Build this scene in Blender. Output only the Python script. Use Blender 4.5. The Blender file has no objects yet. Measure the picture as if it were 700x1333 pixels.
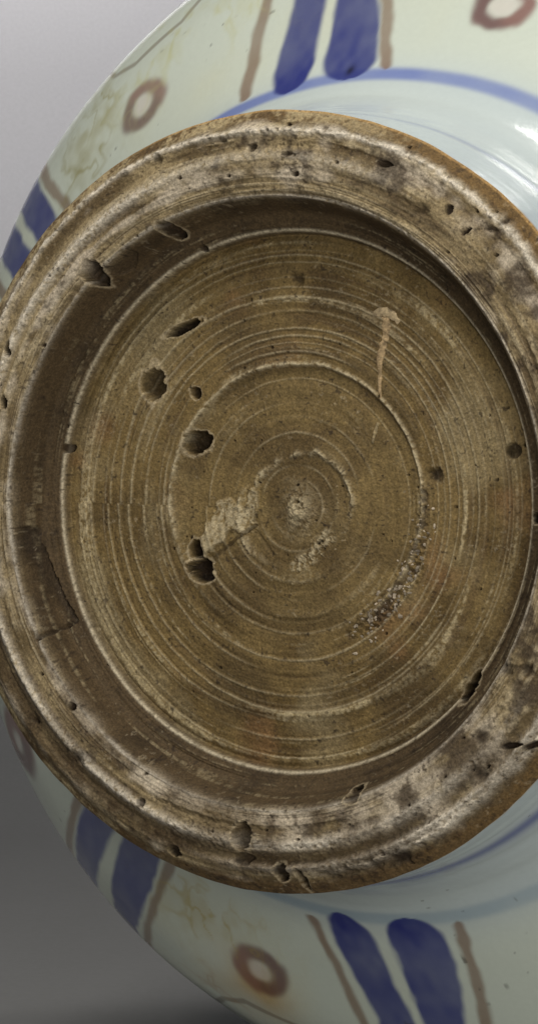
import bpy, math
import numpy as np
from mathutils import Vector, Matrix

# ------------------------------------------------------------------ camera, world, lights, exposure
S = 0.09                                   # metres per foot-ring radius
sc = bpy.context.scene
col = sc.collection
cam = bpy.data.cameras.new('camera')
cam.sensor_fit = 'VERTICAL'; cam.sensor_height = 24.0
cam.lens = 24.0 * 4075.0 / 1333.0
cam.clip_start = 0.01; cam.clip_end = 50.0
camo = bpy.data.objects.new('camera', cam); col.objects.link(camo)
camo.location = (0, 0, 0); camo.rotation_euler = (math.radians(90), 0, 0)
sc.camera = camo

w = bpy.data.worlds.new('World'); sc.world = w; w.use_nodes = True
bg = w.node_tree.nodes['Background']
bg.inputs[0].default_value = (0.93, 0.97, 1.0, 1); bg.inputs[1].default_value = 0.12

def area(name, loc, aim, size, power, colour, size_y=None, spread=180):
    l = bpy.data.lights.new(name, 'AREA'); l.energy = power; l.color = colour
    l.shape = 'RECTANGLE'; l.size = size; l.size_y = size_y or size
    l.spread = math.radians(spread)           # beam angle, narrowed only for the added backdrop light
    o = bpy.data.objects.new(name, l); col.objects.link(o); o.location = loc
    o.rotation_euler = (Vector(aim) - Vector(loc)).to_track_quat('-Z', 'Y').to_euler()
    return o
area('overhead_softbox', (0.27, 0.84, 0.95), (0.10, 0.88, 0.0), 0.20, 2.1, (1.0, 0.975, 0.935))
area('front_softbox', (-0.29, 0.27, 0.94), (0.02, 0.80, 0.02), 0.36, 6.3, (1.0, 0.965, 0.90))
area('added_low_fill', (0.22, -0.16, -0.06), (0.06, 0.80, -0.08), 0.5, 5.0, (1.0, 0.985, 0.93))  # unseen fill light, added to brighten the underside of the glaze
area('added_backdrop_light', (-0.25, 1.62, 0.90), (-0.2, 2.05, 0.50), 0.6, 3.9, (0.99, 0.965, 1.0), 0.2, 62)  # unseen light, added so the paper fades from pale top to dark bottom

sc.view_settings.view_transform = 'Standard'; sc.view_settings.look = 'None'
sc.view_settings.exposure = 0.0; sc.view_settings.gamma = 1.0

# ------------------------------------------------------------------ helpers
def lin(r, g, b):
    c = np.array([r, g, b], float) / 255.0
    return np.where(c <= 0.04045, c / 12.92, ((c + 0.055) / 1.055) ** 2.4)

def sstep(a, b, x):
    t = np.clip((x - a) / (b - a), 0, 1); return t * t * (3 - 2 * t)

def hash3(i, j, k, seed):
    m = np.uint32(0xFFFFFFFF)
    h = (i.astype(np.int64) * 374761393 + j.astype(np.int64) * 668265263 + k.astype(np.int64) * 2147483647 + seed * 974711) & 0xFFFFFFFF
    h = h.astype(np.uint64)
    h = ((h ^ (h >> np.uint64(13))) * np.uint64(1274126177)) & np.uint64(0xFFFFFFFF)
    h = ((h ^ (h >> np.uint64(16))) * np.uint64(2246822519)) & np.uint64(0xFFFFFFFF)
    h = h ^ (h >> np.uint64(15))
    return (h & np.uint64(0xFFFFFF)).astype(np.float64) / 8388607.5 - 1.0

def vn(x, y, z, seed=0):
    x, y, z = np.broadcast_arrays(x, y, z)
    i, j, k = np.floor(x), np.floor(y), np.floor(z)
    fx, fy, fz = x - i, y - j, z - k
    fx = fx * fx * (3 - 2 * fx); fy = fy * fy * (3 - 2 * fy); fz = fz * fz * (3 - 2 * fz)
    i = i.astype(np.int64); j = j.astype(np.int64); k = k.astype(np.int64)
    def l(a, b, t): return a + (b - a) * t
    c = [[[hash3(i + p, j + q, k + s, seed) for s in (0, 1)] for q in (0, 1)] for p in (0, 1)]
    return l(l(l(c[0][0][0], c[0][0][1], fz), l(c[0][1][0], c[0][1][1], fz), fy),
             l(l(c[1][0][0], c[1][0][1], fz), l(c[1][1][0], c[1][1][1], fz), fy), fx)

def vn2(x, y, seed=0):                      # cheap 2-D version
    x, y = np.broadcast_arrays(x, y)
    i, j = np.floor(x), np.floor(y)
    fx, fy = x - i, y - j
    fx = fx * fx * (3 - 2 * fx); fy = fy * fy * (3 - 2 * fy)
    i = i.astype(np.int64); j = j.astype(np.int64); k = np.zeros_like(i)
    a, b = hash3(i, j, k, seed), hash3(i + 1, j, k, seed)
    c, d = hash3(i, j + 1, k, seed), hash3(i + 1, j + 1, k, seed)
    return (a + (b - a) * fx) * (1 - fy) + (c + (d - c) * fx) * fy

def fbm(x, y, f, n=4, seed=0, g=0.5):
    s = 0.0; a = 1.0; t = 0.0
    for q in range(n):
        s = s + a * vn2(x * f + 17.3 * q, y * f - 9.1 * q, seed + q); t += a; a *= g; f *= 2.03
    return s / t

def mix(c, d, t):
    return c + (d - c) * t[..., None]

def grid_mesh(name, P, closed_u, colours, parent=None, mat=None, flip=False, cap=False):
    """P: rows x cols x 3 grid, columns wrap round."""
    R, C = P.shape[:2]
    me = bpy.data.meshes.new(name)
    v = P.reshape(-1, 3)
    nc = C if closed_u else C - 1
    a = np.arange(R - 1)[:, None] * C + np.arange(nc)[None, :]
    b = np.arange(R - 1)[:, None] * C + (np.arange(nc)[None, :] + 1) % C
    f = np.stack([a, b, b + C, a + C], -1).reshape(-1, 4)
    if flip: f = f[:, ::-1]
    me.vertices.add(len(v)); me.vertices.foreach_set('co', v.astype(np.float32).ravel())
    me.loops.add(f.size); me.loops.foreach_set('vertex_index', f.astype(np.int32).ravel())
    me.polygons.add(len(f))
    me.polygons.foreach_set('loop_start', np.arange(0, f.size, 4, dtype=np.int32))
    me.polygons.foreach_set('loop_total', np.full(len(f), 4, np.int32))
    me.update(calc_edges=True); me.validate()
    me.polygons.foreach_set('use_smooth', np.ones(len(me.polygons), bool))
    if colours is not None:
        at = me.color_attributes.new('pigment', 'FLOAT_COLOR', 'POINT')
        cc = np.ones((len(v), 4), np.float32); cc[:, :3] = colours.reshape(-1, 3)
        at.data.foreach_set('color', cc.ravel())
    if mat: me.materials.append(mat)
    o = bpy.data.objects.new(name, me); col.objects.link(o)
    if parent: o.parent = parent
    return o

# ------------------------------------------------------------------ materials
def new_mat(name):
    m = bpy.data.materials.new(name); m.use_nodes = True
    nt = m.node_tree; return m, nt, nt.nodes['Principled BSDF']

def clay_material():
    m, nt, b = new_mat('unglazed_clay'); N = nt.nodes.new; L = nt.links.new
    at = N('ShaderNodeAttribute'); at.attribute_name = 'pigment'
    tc = N('ShaderNodeTexCoord')
    n1 = N('ShaderNodeTexNoise'); n1.inputs['Scale'].default_value = 900; n1.inputs['Detail'].default_value = 5
    n1.inputs['Roughness'].default_value = 0.85
    L(tc.outputs['Object'], n1.inputs['Vector'])
    r1 = N('ShaderNodeMapRange'); r1.inputs[1].default_value = 0.3; r1.inputs[2].default_value = 0.7
    r1.inputs[3].default_value = 0.58; r1.inputs[4].default_value = 1.36
    L(n1.outputs['Fac'], r1.inputs[0])
    mu = N('ShaderNodeMix'); mu.data_type = 'RGBA'; mu.blend_type = 'MULTIPLY'; mu.inputs['Factor'].default_value = 1
    L(at.outputs['Color'], mu.inputs['A']); L(r1.outputs[0], mu.inputs['B'])
    n3 = N('ShaderNodeTexNoise'); n3.inputs['Scale'].default_value = 2100; n3.inputs['Detail'].default_value = 3
    L(tc.outputs['Object'], n3.inputs['Vector'])
    r3 = N('ShaderNodeMapRange'); r3.inputs[1].default_value = 0.36; r3.inputs[2].default_value = 0.64
    r3.inputs[3].default_value = 0.80; r3.inputs[4].default_value = 1.20
    L(n3.outputs['Fac'], r3.inputs[0])
    mv = N('ShaderNodeMix'); mv.data_type = 'RGBA'; mv.blend_type = 'MULTIPLY'; mv.inputs['Factor'].default_value = 1
    L(mu.outputs['Result'], mv.inputs['A']); L(r3.outputs[0], mv.inputs['B'])
    L(mv.outputs['Result'], b.inputs['Base Color'])
    b.inputs['Roughness'].default_value = 0.78; b.inputs['Specular IOR Level'].default_value = 0.25
    n2 = N('ShaderNodeTexNoise'); n2.inputs['Scale'].default_value = 1500; n2.inputs['Detail'].default_value = 4
    L(tc.outputs['Object'], n2.inputs['Vector'])
    bu = N('ShaderNodeBump'); bu.inputs['Strength'].default_value = 0.35; bu.inputs['Distance'].default_value = 0.0006
    L(n2.outputs['Fac'], bu.inputs['Height']); L(bu.outputs[0], b.inputs['Normal'])
    return m

def glaze_material():
    m, nt, b = new_mat('celadon_glaze'); N = nt.nodes.new; L = nt.links.new
    at = N('ShaderNodeAttribute'); at.attribute_name = 'pigment'
    tc = N('ShaderNodeTexCoord')
    n1 = N('ShaderNodeTexNoise'); n1.inputs['Scale'].default_value = 700; n1.inputs['Detail'].default_value = 4
    L(tc.outputs['Object'], n1.inputs['Vector'])
    r1 = N('ShaderNodeMapRange'); r1.inputs[1].default_value = 0.3; r1.inputs[2].default_value = 0.7
    r1.inputs[3].default_value = 0.985; r1.inputs[4].default_value = 1.015
    L(n1.outputs['Fac'], r1.inputs[0])
    mu = N('ShaderNodeMix'); mu.data_type = 'RGBA'; mu.blend_type = 'MULTIPLY'; mu.inputs['Factor'].default_value = 1
    L(at.outputs['Color'], mu.inputs['A']); L(r1.outputs[0], mu.inputs['B'])
    L(mu.outputs['Result'], b.inputs['Base Color'])
    b.inputs['Roughness'].default_value = 0.16; b.inputs['Specular IOR Level'].default_value = 0.5
    n2 = N('ShaderNodeTexNoise'); n2.inputs['Scale'].default_value = 260; n2.inputs['Detail'].default_value = 3
    L(tc.outputs['Object'], n2.inputs['Vector'])
    bu = N('ShaderNodeBump'); bu.inputs['Strength'].default_value = 0.10; bu.inputs['Distance'].default_value = 0.0008
    L(n2.outputs['Fac'], bu.inputs['Height']); L(bu.outputs[0], b.inputs['Normal'])
    return m

def backdrop_material():
    m, nt, b = new_mat('grey_backdrop_paper'); N = nt.nodes.new; L = nt.links.new
    tc = N('ShaderNodeTexCoord')
    n1 = N('ShaderNodeTexNoise'); n1.inputs['Scale'].default_value = 420; n1.inputs['Detail'].default_value = 6
    L(tc.outputs['Object'], n1.inputs['Vector'])
    rp = N('ShaderNodeValToRGB')
    rp.color_ramp.elements[0].position = 0.3; rp.color_ramp.elements[0].color = (0.205, 0.204, 0.202, 1)
    rp.color_ramp.elements[1].position = 0.7; rp.color_ramp.elements[1].color = (0.217, 0.216, 0.214, 1)
    L(n1.outputs['Fac'], rp.inputs[0]); L(rp.outputs[0], b.inputs['Base Color'])
    b.inputs['Roughness'].default_value = 0.85; b.inputs['Specular IOR Level'].default_value = 0.15
    return m

CLAY, GLAZE, PAPER = clay_material(), glaze_material(), backdrop_material()

# ------------------------------------------------------------------ frame of the jar (axis points from belly to foot)
TH, PH = math.radians(30.5), math.radians(-1.4)
AX = np.array([-math.sin(TH) * math.cos(PH), -math.cos(TH) * math.cos(PH), math.sin(PH)])
UU = np.array([math.cos(TH), -math.sin(TH), 0.0])
VV = np.cross(AX, UU); VV = VV if VV[2] > 0 else -VV
FC = np.array([0.010, 8.0, 0.024])          # foot centre, in foot radii, camera at the origin
FOC = 4075.0

def world(a, b, h):                         # foot-plane coordinates + height towards the viewer -> local metres
    return S * (a[..., None] * UU + b[..., None] * VV + h[..., None] * AX)

jar = bpy.data.objects.new('porcelain_jar', None); col.objects.link(jar)
jar.location = tuple(S * FC)
jar.empty_display_size = 0.05
jar['label'] = 'large porcelain jar on its side, unglazed brown foot, blue and red painted lotus panels'
jar['category'] = 'jar'

# ------------------------------------------------------------------ clay foot: profile and relief
PR = np.array([(0, -.072), (.20, -.075), (.40, -.081), (.60, -.089), (.672, -.095), (.686, -.098), (.6885, -.092), (.693, -.074), (.698, -.069),
               (.735, -.056), (.747, -.044), (.762, .002), (.776, .040), (.792, .052), (.82, .058), (.87, .060), (.91, .053),
               (.945, .044), (.97, .028), (.988, .012), (1.0, 0.0)])
_rr = np.linspace(0, 1, 2001)
_hh = np.interp(_rr, PR[:, 0], PR[:, 1])
_k = np.exp(-0.5 * (np.arange(-12, 13) / 3.0) ** 2); _k /= _k.sum()
_hp = np.concatenate([_hh[:12][::-1], _hh, 2 * _hh[-1] - _hh[-13:-1][::-1]])
_hs = np.convolve(_hp, _k, 'valid')
def base_h(r): return np.interp(r, _rr, _hs)

def px(x, y):                               # photograph pixel -> point (a, b) on the foot's relief
    d = np.array([(x - 350) / FOC, 1.0, (666.5 - y) / FOC]); h = 0.0
    for _ in range(8):
        t = ((FC + h * AX) @ AX) / (d @ AX); p = d * t - FC
        a, b = p @ UU, p @ VV
        h = float(base_h(min(1.0, math.hypot(a, b))))
    return a, b
KX, KY = 441.0, 510.0                       # pixels per foot radius, across and up

CEN = px(388, 662)
# x, y, half sizes in pixels, tilt in degrees (anticlockwise), depth, dirt
PITS = [(118, 355, 14, 17, 0, .050, .75), (215, 297, 11, 11, 20, .035, .7), (240, 427, 27, 7, 22, .045, .8),
        (200, 499, 17, 23, 0, .040, .55), (254, 511, 7, 9, 20, .035, .7), (254, 577, 19, 17, 0, .045, .65),
        (255, 716, 11, 15, 0, .045, .9), (261, 742, 18, 15, -20, .05, .95), (95, 583, 6, 7, 0, .02, .7),
        (10, 455, 6, 11, -10, .035, .9), (5, 523, 5, 9, 0, .03, .9), (668, 587, 8, 9, 0, .02, .6),
        (610, 897, 9, 22, -28, .05, .85), (460, 1034, 11, 11, 0, .035, .5), (315, 1090, 13, 19, 0, .045, .35),
        (318, 1118, 15, 9, 0, .015, .5), (366, 1136, 8, 13, 0, .025, .75), (393, 1143, 5, 16, 15, .035, .85),
        (521, 1115, 19, 9, 5, .012, .8), (226, 1108, 8, 9, 0, .02, .8), (102, 985, 10, 9, 0, .010, .6), (45, 938, 8, 8, 0, .010, .6),
        (93, 920, 6, 6, 0, .02, .8), (265, 323, 6, 5, 0, .02, .7), (498, 213, 9, 5, -10, .018, .7),
        (640, 299, 11, 4, -15, .012, .85), (655, 290, 9, 3.5, 40, .011, .8), (606, 301, 8, 3, 35, .014, .9),
        (690, 970, 15, 4, 25, .025, .9), (668, 970, 14, 4, 10, .02, .85), (290, 183, 9, 9, 0, .012, .6),
        (326, 193, 6, 6, 0, .014, .65), (204, 207, 6, 8, 20, .012, .5), (385, 362, 10, 7, -30, .012, .6),
        (384, 226, 5, 4, 0, .015, .8), (372, 200, 9, 3, -10, .012, .8), (566, 620, 7, 8, 0, .012, .7),
        (583, 272, 4, 7, 0, .015, .8), (625, 962, 10, 7, 0, .008, .6), (685, 872, 7, 8, 0, .012, .7), (660, 870, 8, 8, 0, .010, .6),
        (697, 676, 5, 7, 0, .03, .9), (548, 275, 9, 8, 0, .012, .5), (184, 1045, 5, 6, 0, .014, .7), (490, 1125, 9, 6, 0, .010, .6),
        (455, 1133, 8, 6, 0, .010, .6), (430, 1138, 9, 6, 0, .010, .6), (620, 1003, 10, 9, 0, .012, .6)]
PITS = [(*px(p[0], p[1]), *p[2:]) for p in PITS]
_rng = np.random.default_rng(7)
for _ in range(110):                        # pinholes
    t = _rng.uniform(0, 2 * np.pi); ring = _rng.random() < .55
    q = _rng.uniform(.78, .985) if ring else _rng.uniform(.05, .74)
    s = _rng.uniform(1.2, 2.8) * (1.0 if ring else .75)
    PITS.append((q * math.cos(t), q * math.sin(t), s * _rng.uniform(.8, 1.5), s, _rng.uniform(0, 180), _rng.uniform(.006, .016), _rng.uniform(.5, .9)))

def seg_field(a, b, pts, widths):
    """distance to a polyline / local half width (pixels), and position along it"""
    best = np.full(a.shape, 9.0)
    X, Y = a * KX, b * KY
    q = [(p[0] * KX, p[1] * KY) for p in pts]
    for (x0, y0), (x1, y1), w0, w1 in zip(q[:-1], q[1:], widths[:-1], widths[1:]):
        dx, dy = x1 - x0, y1 - y0
        t = np.clip(((X - x0) * dx + (Y - y0) * dy) / (dx * dx + dy * dy), 0, 1)
        best = np.minimum(best, np.hypot(X - x0 - t * dx, Y - y0 - t * dy) / (w0 + (w1 - w0) * t))
    return best

GOUGE = [px(*p) for p in [(22, 690), (26, 715), (36, 750), (50, 785), (66, 812), (80, 830)]]
CRACK = [px(*p) for p in [(332, 684), (318, 694), (300, 708), (285, 720), (276, 730)]]
CRACK2 = [px(*p) for p in [(332, 692), (345, 708), (355, 722)]]
FLAP = [px(*p) for p in [(264, 712), (280, 694), (296, 668), (312, 676), (326, 668), (330, 640)]]
SLASH = [px(*p) for p in [(140, 352), (165, 345), (190, 330)]]
DARK = [px(*p) for p in [(552, 640), (548, 690), (535, 740), (515, 775), (485, 808), (455, 828)]]
RUB = [px(*p) for p in [(425, 700), (410, 722), (388, 735)]]

def relief(a, b):
    """height and colour of the clay at foot-plane points"""
    r = np.hypot(a, b); ph = np.arctan2(b, a)
    deg = np.degrees(ph)
    # turning marks run round a centre slightly off the middle, and blend to true circles at the wall
    k = np.clip(1 - r / .70, 0, 1)
    ax_, by_ = a - CEN[0] * k, b - CEN[1] * k
    rq = np.hypot(ax_, by_); pq = np.arctan2(by_, ax_)
    c_, s_ = np.cos(pq), np.sin(pq)
    fl = sstep(.70, .68, r); wall = sstep(.695, .71, r) * sstep(.80, .77, r); ring = sstep(.765, .80, r)
    wob = .006 * vn(c_ * 1.3, s_ * 1.3, rq * 5, 3) + .0025 * vn(c_ * 4, s_ * 4, rq * 14, 4)
    rw = rq + wob + .004 * pq / np.pi
    h = base_h(np.clip(r + .5 * wob * (1 - sstep(.90, .99, r)), 0, 1))
    g1 = vn(c_ * 1.2, s_ * 1.2, rw * 42, 11); g2 = vn(c_ * 2.0, s_ * 2.0, rw * 105, 12); g3 = vn(c_ * 3.5, s_ * 3.5, rw * 240, 13)
    lowm = vn(c_ * 1.5, s_ * 1.5, rq * 9, 14)
    ridge = np.maximum(0, g1 + .15 * lowm - .25) ** 1.3
    n1 = fbm(a, b, 9, 4, 31); n2 = fbm(a, b, 34, 4, 41); n3 = fbm(a, b, 120, 3, 51); n4 = vn2(a * 330, b * 330, 61)
    h = h + fl * (.0026 * g1 + .0011 * g2 + .0005 * g3 + .0042 * ridge) * sstep(.04, .14, rq)
    h = h + wall * (.0030 * g2 + .0020 * g3)
    h = h + ring * (.0030 * g1 + .0016 * g2) * sstep(1.0, .97, r)
    h = h + (.0011 * n2 + .0007 * n3 + .0003 * n4) * (1 + .3 * fl)
    crumb = ring * sstep(-.1, .5, fbm(a, b, 6, 3, 71))
    h = h + sstep(1.0, .985, r) * (ring * (.0006 * n2 + .0008 * n3) + crumb * (.0012 * n2 + .0030 * n3))
    # smeared concentric streaks on the ring, finer near the lip
    cp, sp_ = np.cos(ph), np.sin(ph)
    rwr = r + .006 * vn(cp * 2.5, sp_ * 2.5, r * 6, 16)
    k1 = vn(cp * 3.5, sp_ * 3.5, rwr * 62, 17); k2 = vn(cp * 8, sp_ * 8, rwr * 150, 18); k3 = vn(cp * 3, sp_ * 3, rwr * 330, 19)
    lipz = sstep(.76, .78, r) * sstep(.86, .80, r)
    h = h + ring * sstep(1.0, .98, r) * (.0026 * k1 + .0009 * k2) + lipz * (.0016 * k3 + .0012 * k2)
    # ridges left by trimming the ring
    rr1 = r + .010 * vn(np.cos(ph) * 2, np.sin(ph) * 2, 0.0 * r, 81) + .004 * n2
    m1 = sstep(-.5, .3, vn(np.cos(ph) * 1.7, np.sin(ph) * 1.7, 0.0 * r, 82) + .5 * (np.sin(ph) > 0))
    rid1 = np.exp(-((rr1 + .006 * fbm(a, b, 18, 3, 87) - .953) / .009) ** 2) * m1
    rr2 = r + .012 * vn(np.cos(ph) * 1.5, np.sin(ph) * 1.5, 0.0 * r, 83) + .003 * n2
    m2 = sstep(-.7, .2, np.cos(ph - math.radians(195)) + .3 * vn(np.cos(ph) * 3, np.sin(ph) * 3, 0 * r, 84))
    rid2 = np.exp(-((rr2 - .875) / .014) ** 2) * m2
    m3 = sstep(.55, .85, np.cos(ph - math.radians(-52)))
    rid3 = np.exp(-((rr1 - .935) / .010) ** 2) * m3
    h = h + .010 * rid1 * (.7 + .4 * n3 + 1.1 * fbm(a, b, 22, 3, 86)) + .009 * rid2 + .012 * rid3
    h = h - .006 * np.exp(-((rr1 - .915) / .016) ** 2) * ring
    lipl = np.exp(-((r + .004 * vn(np.cos(ph) * 2, np.sin(ph) * 2, 0 * r, 85) - .783) / .0045) ** 2)
    h = h + .0035 * lipl
    # step round the inner disc, strongest over the top, lost at the foot of the disc
    ms = sstep(-.75, -.25, np.sin(pq + .25) + .15 * n1)
    rs = .360 + .010 * np.cos(2 * pq) + .006 * n1 + .002 * n2 + .012 * np.sin(pq)
    stp = sstep(.004, -.010, rq - rs)
    h = h - .011 * stp * ms * sstep(.10, .30, rq)
    sedge = np.exp(-((rq - rs - .004) / .006) ** 2) * ms
    h = h + .004 * sedge
    rs2 = .140 + .026 * ((np.pi * .9 - pq) % (2 * np.pi)) / (2 * np.pi) + .012 * np.sin(2 * pq + .6) + .009 * n2 + .012 * n1
    ms2 = sstep(-.9, .1, np.sin(pq - .35))
    e2 = np.exp(-((rq - rs2) / (.009 + .004 * n1)) ** 2) * ms2 * sstep(-.9, .2, n2 + n1)
    h = h + .0065 * e2 * (1 + .5 * n3) - .004 * sstep(.006, -.014, rq - rs2) * ms2
    # crisp tool lines, each broken along its length
    arcm = np.zeros_like(r)
    for i_, (ra, wa, am) in enumerate([(.075, .003, .5), (.112, .003, .5), (.192, .003, .6), (.232, .003, .7), (.268, .0025, .6), (.300, .003, .7), (.330, .0025, .5), (.400, .003, .9), (.418, .002, .6),
                                       (.436, .0028, .9), (.457, .0025, .9), (.476, .0022, .8), (.497, .003, 1.0), (.519, .002, .6), (.537, .003, .9), (.561, .0025, .9),
                                       (.583, .002, .6), (.610, .003, 1.0), (.622, .002, .6), (.637, .0025, .8), (.655, .002, .7)]):
        ro = ra * (1 + .012 * vn(c_ * 1.4 + i_, s_ * 1.4, 0 * r, 150 + i_)) + .0015 * n2
        mk = sstep(-.5, .5, vn(c_ * 1.2, s_ * 1.2 + 3 * i_, 0 * r, 180 + i_))
        e_ = np.exp(-((rq + .004 * pq / np.pi - ro) / wa) ** 2) * mk * am
        arcm = np.maximum(arcm, e_); h = h + .0022 * e_ - .0016 * np.exp(-((rq + .004 * pq / np.pi - ro + 2.4 * wa) / wa) ** 2) * mk * am
    # centre nub and scab
    nub = np.exp(-(((a - CEN[0]) * KX) ** 2 / 15 ** 2 + ((b - CEN[1]) * KY) ** 2 / 24 ** 2) * (1 + .8 * n2))
    h = h + nub * (.016 + .016 * n2 + .010 * n3) - .012 * np.exp(-(((a - CEN[0]) * KX - 2) ** 2 + ((b - CEN[1]) * KY + 2) ** 2) / 6 ** 2)
    rb = sstep(1.5, .4, seg_field(a, b, RUB, [11, 9, 9]) + .7 * n2) * sstep(-.5, .3, n3)
    h = h + rb * (.003 + .004 * n3 + .004 * n2)
    # flap of clay, its crack, gouge beside the lip, slash, grit bed
    fp = sstep(1.25, .8, seg_field(a, b, FLAP, [10, 16, 16, 18, 10, 5]) + .7 * n2 + .2 * n3)
    h = h + .009 * fp * (1 + .3 * g2)
    ck = np.maximum(sstep(1.5, .4, seg_field(a, b, CRACK, [2, 2.2, 2.4, 3, 4]) + .5 * n3), .6 * sstep(1.6, .4, seg_field(a, b, CRACK2, [2.5, 2.5, 2])))
    h = h - .006 * ck
    go = sstep(1.25, .6, seg_field(a, b, GOUGE, [6, 4.5, 5, 5, 4, 2]) + .5 * n2 + .3 * n3)
    h = h - .018 * go
    sl = sstep(1.3, .5, seg_field(a, b, SLASH, [5, 6, 3]))
    h = h - .018 * sl
    dk = sstep(1.35, .6, seg_field(a, b, DARK, [5, 9, 12, 14, 14, 6]) + .8 * n2 + .4 * n3)
    h = h - dk * (.003 + .010 * n3)

    # ---- pigment of the clay
    floor = np.broadcast_to(lin(124, 103, 64), a.shape + (3,)).copy()
    floor = mix(floor, lin(98, 79, 46), sstep(-.3, .6, n1 + .5 * lowm))
    floor = mix(floor, lin(150, 130, 90), .6 * sstep(.1, .8, g1 * .7 + n2 * .5))
    floor = mix(floor, lin(192, 174, 136), .85 * sstep(.12, .40, ridge) * sstep(-.4, .3, n3))
    floor = mix(floor, lin(92, 73, 48), .55 * sstep(.25, .9, -g2 + .5 * n1))
    floor = mix(floor, lin(142, 103, 68), .5 * sstep(.35, .8, fbm(a + 3.1, b, 5, 3, 91)))
    fine = vn(c_ * 2.6, s_ * 2.6, rw * 150, 15)
    floor = mix(floor, lin(184, 168, 134), .6 * sstep(.42, .80, fine + .25 * lowm) * sstep(-.5, .5, n3 + .4 * n1))
    floor = mix(floor, lin(82, 64, 38), .55 * sstep(.35, .8, -fine + .3 * n1) * sstep(-.5, .3, n2))
    pat = fbm(a + 1.7, b - .4, 4.5, 4, 97)
    floor = mix(floor, lin(150, 134, 100), .55 * sstep(.05, .55, pat + .25 * lowm))
    floor = mix(floor, lin(80, 65, 42), .6 * sstep(.05, .5, -pat + .2 * g1))
    inner = sstep(.02, -.02, rq - rs)
    floor = mix(floor, lin(134, 113, 72), .55 * inner)
    floor = mix(floor, lin(82, 65, 40), .65 * inner * sstep(-.2, .4, fbm(a, b, 7, 3, 95)))
    floor = mix(floor, lin(200, 184, 150), .85 * np.clip(sedge + .9 * e2 + .9 * nub + rb * .7 + fp * .75, 0, 1) * sstep(-.7, .3, n3))
    floor = mix(floor, lin(190, 174, 140), .62 * arcm * sstep(-1.2, .1, n3 + .3 * n4))
    floor = mix(floor, lin(70, 56, 42), .75 * dk * sstep(-.25, .35, n2 + .6 * n3))
    wl = np.broadcast_to(lin(86, 70, 48), a.shape + (3,)).copy()
    wl = mix(wl, lin(66, 53, 36), sstep(-.2, .6, n1 + .4 * g2))
    wl = mix(wl, lin(160, 144, 112), .5 * sstep(.30, .80, g3 + .6 * g2 + .2 * n2) * sstep(-.4, .4, n3 + .6 * n2))
    stl = np.exp(-((r + .5 * wob - .6965) / .0042) ** 2)
    wl = mix(wl, lin(206, 192, 164), .9 * stl * sstep(-1.2, .1, n3))
    rg = np.broadcast_to(lin(156, 137, 102), a.shape + (3,)).copy()
    rg = mix(rg, lin(108, 91, 62), sstep(-.35, .5, n1 + .5 * g1))
    rg = mix(rg, lin(98, 81, 56), .75 * sstep(.15, .65, -k1 + .4 * n1 + .3 * k2))
    rg = mix(rg, lin(188, 170, 136), .8 * sstep(.15, .65, .7 * k1 + .4 * k2 + .4 * n2))
    rg = mix(rg, lin(176, 160, 130), .6 * lipz * sstep(.1, .6, k3 + .3 * k2))
    rg = mix(rg, lin(84, 68, 48), .6 * lipz * sstep(.2, .7, -k3 + .3 * k2))
    rg = mix(rg, lin(208, 193, 170), .8 * sstep(.0, .6, .8 * fbm(a + 7, b, 11, 4, 101) + .5 * g1))
    rg = mix(rg, lin(74, 61, 46), .85 * sstep(.02, .42, fbm(a, b + 5, 15, 5, 111, .6) + .20 * np.cos(ph - math.radians(10)) - .12 * np.sin(ph) - .06))  # grime patches, weighted darker downwards to copy light fading from above
    rg = mix(rg, lin(226, 214, 194), .95 * np.clip(rid1 + rid2 + rid3 + 1.1 * lipl, 0, 1) * sstep(-.9, .2, n3))
    rg = mix(rg, lin(86, 72, 54), .6 * sstep(.2, .7, n3) * sstep(-.1, .4, n2))
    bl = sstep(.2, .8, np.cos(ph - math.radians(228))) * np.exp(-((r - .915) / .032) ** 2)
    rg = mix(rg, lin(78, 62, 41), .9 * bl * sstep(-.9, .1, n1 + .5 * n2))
    low_dim = sstep(.1, -.9, np.sin(ph))  # lower half of the ring dimmed in colour, as light from above falls off
    rg = mix(rg, lin(92, 76, 54), .55 * low_dim * sstep(-.25, .3, fbm(a + 2, b, 8, 4, 113)))
    edge = sstep(.958, .978, r + .010 * n2)
    ec = np.broadcast_to(lin(104, 83, 54), a.shape + (3,)).copy()
    ec = mix(ec, lin(120, 94, 56), sstep(.1, .9, np.cos(ph - math.radians(10)) + .5 * n2))
    ec = mix(ec, lin(74, 58, 40), .85 * sstep(.0, .5, n2 + .4 * n3))
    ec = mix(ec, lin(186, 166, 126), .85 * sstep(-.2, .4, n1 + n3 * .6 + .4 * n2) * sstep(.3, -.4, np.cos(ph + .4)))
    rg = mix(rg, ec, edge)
    rg = mix(rg, lin(196, 156, 98), .6 * sstep(.993, .997, r) * sstep(.0, .5, np.cos(ph - math.radians(40))))
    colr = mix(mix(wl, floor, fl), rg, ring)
    colr = mix(colr, lin(52, 42, 32), .55 * go + .35 * sl + .35 * ck)
    # ---- pits and pinholes
    for (pa, pb, sx, sy, rot, dep, dirt) in PITS:
        m = max(sx, sy) * 2.2
        msk = (np.abs(a - pa) * KX < m) & (np.abs(b - pb) * KY < m)
        if not msk.any(): continue
        dx, dy = (a[msk] - pa) * KX, (b[msk] - pb) * KY
        t = math.radians(rot); cx, cy = dx * math.cos(t) + dy * math.sin(t), -dx * math.sin(t) + dy * math.cos(t)
        q = np.hypot(cx / sx, cy / sy)
        if max(sx, sy) > 4.5:
            q = q + .30 * n2[msk] + .12 * n3[msk] + .12 * vn2(a[msk] * 60, b[msk] * 60, 121)
        d = sstep(1.04, .84, q) if (dep > .013 or max(sx, sy) < 4.5) else sstep(1.6, .1, q + .35 * n2[msk] + .3 * n3[msk])
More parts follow.
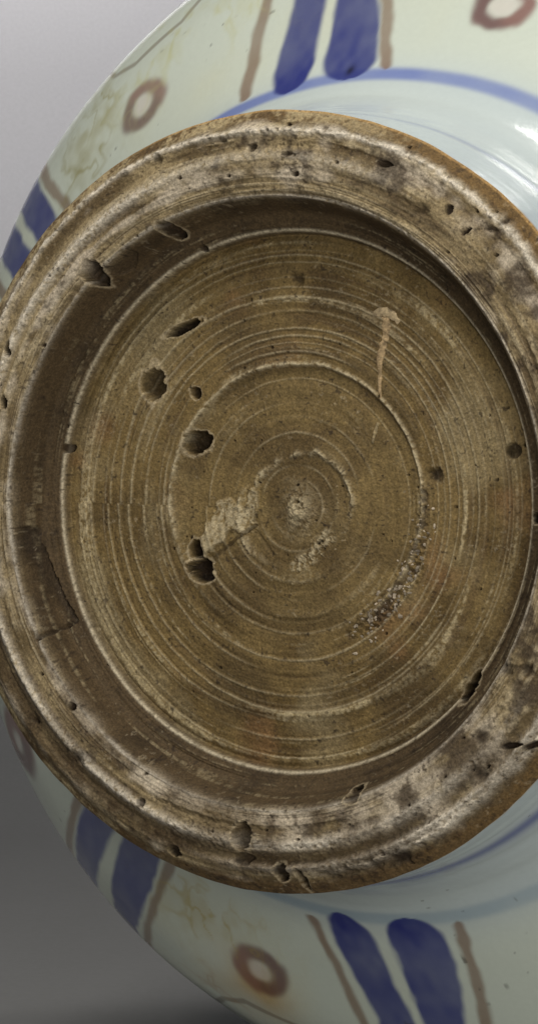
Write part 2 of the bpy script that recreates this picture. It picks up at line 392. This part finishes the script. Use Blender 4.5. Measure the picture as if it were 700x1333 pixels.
        h[msk] -= 1.0 * dep * d * (1 + .18 * n2[msk] + .12 * n3[msk])
        cm = colr[msk]
        rim = np.exp(-((q - 1.15) / .10) ** 2) * (.6 if dep > .02 else 0)
        cm = mix(cm, lin(190, 172, 140), rim)
        colr[msk] = mix(cm, lin(50, 38, 26) * (.75 + .5 * (n2[msk][:, None] > .1)), np.minimum(1, dirt * 1.2) * d)
    # the outline of the foot is kept where the glaze meets it
    out = sstep(.985, 1.0, r)
    h = h * (1 - out) + base_h(np.clip(r, 0, 1)) * out
    # foxing specks
    sp = sstep(.55, .75, vn2(a * 150, b * 150, 131)) * sstep(-.2, .4, n2)
    colr = mix(colr, lin(52, 41, 30), .75 * sp)
    sp2 = sstep(.66, .82, vn2(a * 150 + 2 * n3, b * 150 - 2 * n2, 141)) * sstep(-.1, .5, n1 + .3 * g1)
    colr = mix(colr, lin(196, 180, 150), .28 * sp2)
    return h, colr

NA = 1400
ang = np.linspace(0, 2 * np.pi, NA, endpoint=False)
def edge_wobble(ph):                        # the foot is hand trimmed: not a true circle
    return 1 + .0045 * vn(np.cos(ph) * 2.2, np.sin(ph) * 2.2, 0 * ph, 201) + .0018 * vn(np.cos(ph) * 9, np.sin(ph) * 9, 0 * ph, 202) + .0008 * vn(np.cos(ph) * 30, np.sin(ph) * 30, 0 * ph, 203)
WOB = edge_wobble(ang)
def foot_part(name, r0, r1, n):
    rr = np.linspace(r0, r1, n)[:, None]
    a, b = rr * np.cos(ang)[None], rr * np.sin(ang)[None]
    h, c = relief(a, b)
    sc_ = 1 + (WOB[None] - 1) * sstep(.80, 1.0, rr)
    return grid_mesh(name, world(a * sc_, b * sc_, h), True, c, jar, CLAY)
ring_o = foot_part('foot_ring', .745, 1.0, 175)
ring_o['label'] = 'worn beige and brown unglazed foot ring with pits and orange burnt edge'
base_o = foot_part('recessed_base', .0008, .7455, 390)
base_o['label'] = 'sunken brown clay base with concentric turning marks and holes'

def on_clay(pts, lift=0.0):
    a = np.array([p[0] for p in pts]); b = np.array([p[1] for p in pts])
    h, _ = relief(a.copy(), b.copy()); return a, b, h + lift

# a dried dribble of pale slip and bits of kiln grit stuck on the base
def ribbon(name, pixels, widths, thick, colour, seed):
    P = [px(*p) for p in pixels]; t = np.linspace(0, len(P) - 1, 60); i = np.arange(len(P))
    a = np.interp(t, i, [p[0] for p in P]); b = np.interp(t, i, [p[1] for p in P]); w_ = np.interp(t, i, widths) / KY
    w_ = w_ * (1 + .30 * vn2(t * 3.1, t * 0, seed))
    tx, ty = np.gradient(a), np.gradient(b); l = np.hypot(tx, ty); nx, ny = -ty / l, tx / l
    k = np.linspace(0, 2 * np.pi, 14, endpoint=False)
    A = a[:, None] + nx[:, None] * w_[:, None] * np.cos(k)[None]
    B = b[:, None] + ny[:, None] * w_[:, None] * np.cos(k)[None]
    h, _ = relief(A.copy(), B.copy())
    taper = np.minimum(1, np.minimum(np.arange(60), 59 - np.arange(60)) / 4)[:, None]
    H = h + thick * np.sin(k)[None] * taper * (1 + .35 * vn2(A * 90, B * 90, seed + 1))
    c = np.broadcast_to(colour, A.shape + (3,)).copy(); c = mix(c, colour * .6, sstep(-.1, .6, vn2(A * 70, B * 70, seed + 2)))
    return grid_mesh(name, world(A, B, H), True, c, base_o, CLAY)
rb_o = ribbon('slip_dribble', [(502, 412), (503, 425), (502, 438), (498, 450), (494, 470), (494, 495), (494, 520)], [6, 5, 5, 6, 4, 3.5, 2.5], .0035, lin(176, 150, 112), 301)
rb_o['label'] = 'thin pale dribble of dried slip on the base'
ribbon('slip_dribble', [(486, 409), (498, 405), (510, 410), (519, 420)], [3, 6, 6, 3], .004, lin(186, 164, 128), 311)
ribbon('slip_dribble', [(489, 550), (486, 562), (482, 578)], [2, 2.5, 1.5], .004, lin(170, 150, 112), 321)

def grit():
    rng = np.random.default_rng(5); V, Fc, Cc = [], [], []
    D = np.array(DARK)
    for q in range(130):
        t = rng.beta(1.6, 1.2) * (len(D) - 1); i = min(int(t), len(D) - 2); p = D[i] + (D[i + 1] - D[i]) * (t - i)
        p = p + rng.normal(0, 1, 2) * np.array([9 / KX, 9 / KY])
        s = rng.uniform(.8, 2.5) / KY * (1.35 if rng.random() < .15 else 1)
        h, _ = relief(np.array([p[0]]), np.array([p[1]]))
        n0 = len(V); m = 6; st = rng.uniform(1, 1.9); ro = rng.uniform(0, 6.28)
        for lv, (rad, z) in enumerate([(1.0, -.6), (.95, .25), (.5, .75)]):
            for j in range(m):
                al = 2 * np.pi * j / m; rad2 = rad * s * rng.uniform(.5, 1.4)
                x, y = rad2 * st * math.cos(al), rad2 * math.sin(al)
                V.append((p[0] + x * math.cos(ro) - y * math.sin(ro), p[1] + x * math.sin(ro) + y * math.cos(ro), h[0] + z * s))
        for lv in range(2):
            for j in range(m):
                Fc.append((n0 + lv * m + j, n0 + lv * m + (j + 1) % m, n0 + (lv + 1) * m + (j + 1) % m, n0 + (lv + 1) * m + j))
        Fc.append(tuple(n0 + 2 * m + j for j in range(m)))
        cl = lin(188, 172, 150) * rng.uniform(.45, 1.1); Cc += [cl] * (3 * m)
    V = np.array(V); W = world(V[:, 0], V[:, 1], V[:, 2])
    me = bpy.data.meshes.new('kiln_grit'); me.from_pydata(W.tolist(), [], Fc)
    at = me.color_attributes.new('pigment', 'FLOAT_COLOR', 'POINT')
    cc = np.ones((len(V), 4), np.float32); cc[:, :3] = np.array(Cc); at.data.foreach_set('color', cc.ravel())
    me.materials.append(CLAY); o = bpy.data.objects.new('kiln_grit', me); col.objects.link(o); o.parent = base_o
    o['kind'] = 'stuff'; o['label'] = 'pale gritty crumbs in a dark curved scar on the base'
grit()

# ------------------------------------------------------------------ glazed body with its underglaze painting
BP = np.array([(0, 1.0), (.1, 1.0), (.2, 1.004), (.34, 1.03), (.45, 1.085), (.554, 1.18), (.7, 1.38), (.8, 1.535), (.925, 1.667), (1.1, 1.752), (1.3, 1.820),
               (1.6, 1.889), (1.895, 1.912), (2.2, 1.885), (2.5, 1.79), (2.75, 1.64), (2.95, 1.45)])
_d = np.linspace(0, 2.95, 2951)
_br = np.interp(_d, BP[:, 0], BP[:, 1])
_k2 = np.exp(-0.5 * (np.arange(-90, 91) / 32.0) ** 2); _k2 /= _k2.sum()
_bs = np.convolve(np.concatenate([2 * _br[0] - _br[1:91][::-1], _br, 2 * _br[-1] - _br[-91:-1][::-1]]), _k2, 'valid')
_bs = _bs - (_bs[0] - 1.0) * np.exp(-_d / .05)
_arc = np.concatenate([[0], np.cumsum(np.hypot(np.diff(_d), np.diff(_bs)))])
arcs = np.concatenate([np.linspace(0, 1.75, 310), np.linspace(1.75, _arc[-1], 60)[1:]])
dd = np.interp(arcs, _arc, _d); rb_ = np.interp(dd, _d, _bs)
DD, AA = np.meshgrid(dd, np.degrees(ang), indexing='ij')
RR, SS = np.meshgrid(rb_, ang, indexing='ij')[0], np.meshgrid(arcs, ang, indexing='ij')[0]
CA, SA = np.cos(np.radians(AA)), np.sin(np.radians(AA))
wv = .03 * vn(CA * 3, SA * 3, DD * 3, 401); wf = vn(CA * 16, SA * 16, DD * 13, 402); wg = vn(CA * 50, SA * 50, DD * 40, 403); wl_ = vn(CA * 2.2, SA * 2.2, DD * 2, 404)

def adiff(a0): return (AA - a0 + 180) % 360 - 180
def paint(colr, c, m): return mix(colr, c, np.clip(m, 0, 1))

G = np.broadcast_to(lin(212, 219, 205), DD.shape + (3,)).copy()
G = paint(G, lin(208, 219, 221), .85 * sstep(.62, .30, DD + .05 * wl_))            # bluer where the glaze pools over the foot
G = paint(G, lin(217, 219, 194), .6 * sstep(.0, .8, wl_ + .3 * wf) * sstep(.5, .7, DD))
BLUE, DBLUE, RED, BRN = lin(78, 88, 168), lin(52, 59, 128), lin(128, 72, 66), lin(134, 106, 84)
# encircling lines
ln2 = np.exp(-((DD - .513 - .012 * vn(CA * 2, SA * 2, 0 * DD, 411)) / .021) ** 4)
G = paint(G, mix(np.broadcast_to(lin(132, 158, 172), DD.shape + (3,)), lin(108, 122, 186), sstep(-.3, .3, SA)), ln2 * (.62 + .30 * sstep(-.3, .4, SA) + .18 * wl_ + .10 * wf))
ln1 = np.exp(-((DD - .234 - .006 * vn(CA * 2, SA * 2, 0 * DD, 412)) / (.014 + .026 * sstep(.2, -.2, SA))) ** 2)
G = paint(G, lin(84, 92, 160), ln1 * np.clip(.64 - .36 * SA + .15 * wl_, .25, 1))
halo = np.exp(-((DD - .50) / .06) ** 2); G = paint(G, lin(176, 192, 212), .25 * halo)

def stroke(tab, d0, d1, colr, strength, soft=.011, tip=.12):
    """a brush stroke up the wall: tab = (d, angle of one edge, angle of the other edge)"""
    global G
    t = np.array(tab, float)
    e0 = np.interp(DD, t[:, 0], t[:, 1]); e1 = np.interp(DD, t[:, 0], t[:, 2])
    mid = (e0 + e1) / 2; hw = np.abs(e1 - e0) / 2
    x = np.radians(adiff(mid)) * RR + .010 * wf * .6 + .006 * wg
    hw = np.radians(hw) * RR
    y = np.interp(DD, _d, _arc) - np.interp(d0, _d, _arc)
    yy = np.interp(d1, _d, _arc) - np.interp(d0, _d, _arc)
    f = np.clip(1 - np.clip((tip - y) / tip, 0, 1) ** 2, 0, 1) ** .5 * np.clip(1 - np.clip((y - yy + tip) / tip, 0, 1) ** 2, 0, 1) ** .5
    m = sstep(soft, -soft, np.abs(x) - hw * f) * (y > 0) * (y < yy)
    tone = strength * (.92 + .07 * wf + .04 * wg + .06 * wl_ + .10 * sstep(.25, 0, np.abs(y)))
    G = paint(G, colr, m * tone)

def pair(b1, b2, lb, rb, d0=.50, d1=1.55, cb=None):
    cb = BLUE if cb is None else cb
    stroke(lb, d0 + .035, d1 + .1, BRN, .80, .010, .02)
    stroke(rb, d0 + .025, d1 + .1, BRN, .80, .010, .02)
    stroke(b1, d0, d1, DBLUE, .93); stroke(b2, d0, d1, DBLUE, .93)

pair([(.51, 105.6, 99.0), (.72, 103.9, 99.6), (1.2, 103.5, 99.8)], [(.51, 97.2, 88.0), (.70, 98.0, 92.2), (1.2, 98, 93.4)],
     [(.56, 110.6, 108.6), (.77, 108.3, 106.6), (1.2, 107.6, 106.3)], [(.53, 88.2, 86.4), (.69, 91.8, 90.2), (1.2, 92.0, 90.8)])
pair([(.51, 144.0, 148.6), (1.2, 144.6, 148.2)], [(.51, 149.8, 154.2), (1.2, 149.9, 153.6)], [(.51, 140.6, 142.2), (.9, 142.6, 144.0)], [(.51, 156.2, 157.8), (.9, 155.4, 156.8)])
pair([(.51, 219.4, 226.2), (.72, 220.2, 225.2), (.9, 221.4, 225.0)], [(.51, 226.9, 234.2), (.72, 227.0, 233.2), (.88, 227.8, 231.8)],
     [(.51, 217.2, 219.0), (.9, 219.6, 220.8)], [(.51, 235.6, 237.4), (.83, 232.8, 234.0)])
pair([(.50, 261.5, 268.4), (.60, 262.6, 268.6), (.76, 265.2, 269.8), (1.2, 266.5, 269.8)], [(.50, 270.4, 279.8), (.60, 270.8, 278.8), (.76, 270.9, 275.9), (1.2, 271, 275.2)],
     [(.52, 258.4, 260.2), (.78, 262.6, 263.8), (1.2, 264, 265)], [(.52, 281.2, 283.0), (.76, 277.8, 279.2), (1.2, 277, 278)])
for c0 in (188, 316, 1, 49):                # the same panels round the side turned away
    pair([(.51, c0 - 6.5, c0 - 1.0), (.75, c0 - 5.4, c0 - .9), (1.2, c0 - 5, c0 - 1)], [(.51, c0 + .8, c0 + 7.2), (.75, c0 + 1, c0 + 5.6), (1.2, c0 + 1, c0 + 5)],
         [(.51, c0 - 11, c0 - 9.2), (.8, c0 - 8.6, c0 - 7.2)], [(.51, c0 + 9.2, c0 + 11), (.8, c0 + 7.2, c0 + 8.6)])

def jewel(a0, d0, ro, ri, tone=.85, yel=0.0):
    global G
    s0 = np.interp(d0, _d, _arc); x = np.radians(adiff(a0)) * RR; y = SS - s0
    q = np.hypot(x, y) + .012 * wf + .006 * wg
    if yel: G = paint(G, lin(196, 150, 60), yel * np.exp(-((x + .04) ** 2 + (y - .10) ** 2) / .12 ** 2) * (.8 + .4 * wf))
    G = paint(G, lin(216, 205, 196), .6 * sstep(ri + .02, ri - .02, q))
    m = np.exp(-((q - (ro + ri) / 2) / ((ro - ri) / 2)) ** 4)
    G = paint(G, mix(np.broadcast_to(RED, DD.shape + (3,)), lin(96, 40, 46), sstep(-.2, .6, wf + .6 * np.sin(np.arctan2(y, x) + 2))), m * tone)
jewel(126.6, .715, .100, .046, .76); jewel(75.8, .685, .092, .042, .85); jewel(208, .845, .115, .026, .8); jewel(250, .738, .104, .042, .78, .8)
for c0 in (168, 293.5, 338, 25): jewel(c0, .72, .094, .046, .8)

def thin(pts, width, colr, tone):           # thin drawn line through (angle, d) points
    global G
    P = np.array(pts, float); A0 = P[:, 0].mean()
    X, Y = np.radians(adiff(A0)) * RR, SS
    rm = np.interp(P[:, 1], _d, _bs); px_ = np.radians(P[:, 0] - A0) * rm; py_ = np.interp(P[:, 1], _d, _arc)
    best = np.full(DD.shape, 9.0)
    for i in range(len(P) - 1):
        dx, dy = px_[i + 1] - px_[i], py_[i + 1] - py_[i]
        t = np.clip(((X - px_[i]) * dx + (Y - py_[i]) * dy) / (dx * dx + dy * dy), 0, 1)
        best = np.minimum(best, np.hypot(X - px_[i] - t * dx, Y - py_[i] - t * dy))
    G = paint(G, colr, tone * sstep(width * 1.4, width * .5, best + .004 * wf))
for c0 in (122.5, 75, 250, 168, 293.5, 338, 25):
    thin([(c0 + 9, .98), (c0 + 7.5, .885), (c0 + 4.2, .845), (c0 + 1.3, .848), (c0 - 2.8, .852), (c0 - 6, .90), (c0 - 8, .99)], .010, lin(118, 100, 80), .55)
# rusty and olive stains, iron specks
def stain(a0, d0, sa, sd, colr, tone, sd_=0):
    global G
    q = (np.radians(adiff(a0)) * RR / sa) ** 2 + ((DD - d0) / sd) ** 2
    G = paint(G, colr, tone * np.exp(-q) * (.35 * sstep(-.2, .6, .5 * wf + .5 * wg) + (.5) * sstep(.25, .02, np.abs(vn(CA * 26 + wf, SA * 22 + wg, DD * 20, 430 + sd_))) * sstep(-.3, .3, wf + .5 * wg)))
stain(137, .76, .13, .10, lin(146, 136, 66), 1.0, 1); stain(133, .84, .12, .07, lin(150, 138, 68), .95, 2); stain(122, .90, .20, .08, lin(178, 172, 104), .95, 3)
stain(118, .80, .30, .10, lin(198, 196, 136), .9, 4); stain(242, .68, .22, .10, lin(186, 166, 88), .85, 5); stain(246, .86, .2, .06, lin(170, 120, 60), .5, 6)
spk = sstep(.80, .9, vn(CA * 70, SA * 70, DD * 66, 440)) * sstep(.3, .6, vn(CA * 5, SA * 5, DD * 5, 441)); G = paint(G, lin(70, 62, 56), .6 * spk)
G = paint(G, lin(30, 30, 40), .85 * np.exp(-((np.radians(adiff(92.6)) * RR) ** 2 / .012 ** 2 + (SS - np.interp(.53, _d, _arc)) ** 2 / .020 ** 2)))
# burnt orange lip where the glaze stops
G = paint(G, lin(196, 160, 104), sstep(.012, .003, DD + .005 * wf) * .7)
Rm = RR * (1 + (WOB[None] - 1) * np.exp(-DD / .12)) + .0035 * vn(CA * 5, SA * 5, DD * 4, 450) * sstep(.05, .5, DD)
Rm = Rm + .0016 * vn(CA * 2, SA * 2, DD * 30, 451) * sstep(.02, .1, DD) * sstep(.7, .4, DD)
P = world(Rm * CA, Rm * SA, -DD)
body = grid_mesh('glazed_body', P, True, G, jar, GLAZE, flip=True)
body['label'] = 'pale celadon glazed wall painted with blue bars, red rings and encircling lines'

# neck, mouth rim and the hollow inside (turned away from the camera)
NP_ = np.array([(2.95, 1.45), (3.08, 1.28), (3.16, 1.14), (3.24, 1.08), (3.40, 1.06), (3.54, 1.08), (3.60, 1.11), (3.635, 1.09), (3.62, 1.03), (3.45, .99), (3.22, 1.00),
                (3.06, 1.18), (2.75, 1.54), (2.3, 1.77), (1.9, 1.81), (1.4, 1.74), (1.0, 1.55), (.75, 1.25), (.45, .95), (.30, .5), (.28, .002)])
an2 = np.linspace(0, 2 * np.pi, 180, endpoint=False)
tt = np.linspace(0, len(NP_) - 1, 160); nd = np.interp(tt, np.arange(len(NP_)), NP_[:, 0]); nr = np.interp(tt, np.arange(len(NP_)), NP_[:, 1])
kk = np.array([.25, .5, .25])
for _ in range(12):
    nd[1:-1] = np.convolve(nd, kk, 'valid'); nr[1:-1] = np.convolve(nr, kk, 'valid')
nd[0] -= .012; 
c2 = np.broadcast_to(lin(214, 222, 206), (160, 180, 3)).copy()
bandm = (np.exp(-((nd - 3.22) / .02) ** 2) + np.exp(-((nd - 3.5) / .02) ** 2)) * (tt < 8)
c2 = mix(c2, BLUE, np.repeat(bandm[:, None], 180, 1))
neck = grid_mesh('neck', world(nr[:, None] * np.cos(an2)[None], nr[:, None] * np.sin(an2)[None], np.repeat(-nd[:, None], 180, 1)), True, c2, jar, GLAZE, flip=True)

# ------------------------------------------------------------------ grey paper sweep the jar lies on
zmin = float(P[..., 2].min() + S * FC[2]) + .0004
yw = 2.05; rad = 0.45
prof = [(-0.35, zmin)] + [(y, zmin) for y in np.linspace(0.2, yw - rad, 12)]
prof += [(yw - rad + rad * math.sin(t), zmin + rad * (1 - math.cos(t))) for t in np.linspace(0, math.pi / 2, 24)[1:]]
prof += [(yw, zmin + rad + .5), (yw, zmin + rad + 1.4)]
xs = np.linspace(-1.8, 1.8, 13)
BPts = np.array([[(x, p[0], p[1]) for x in xs] for p in prof])
bd = grid_mesh('backdrop', BPts, False, None, None, PAPER, flip=False)
bd['kind'] = 'structure'; bd['label'] = 'plain grey paper backdrop sweeping up behind the jar'
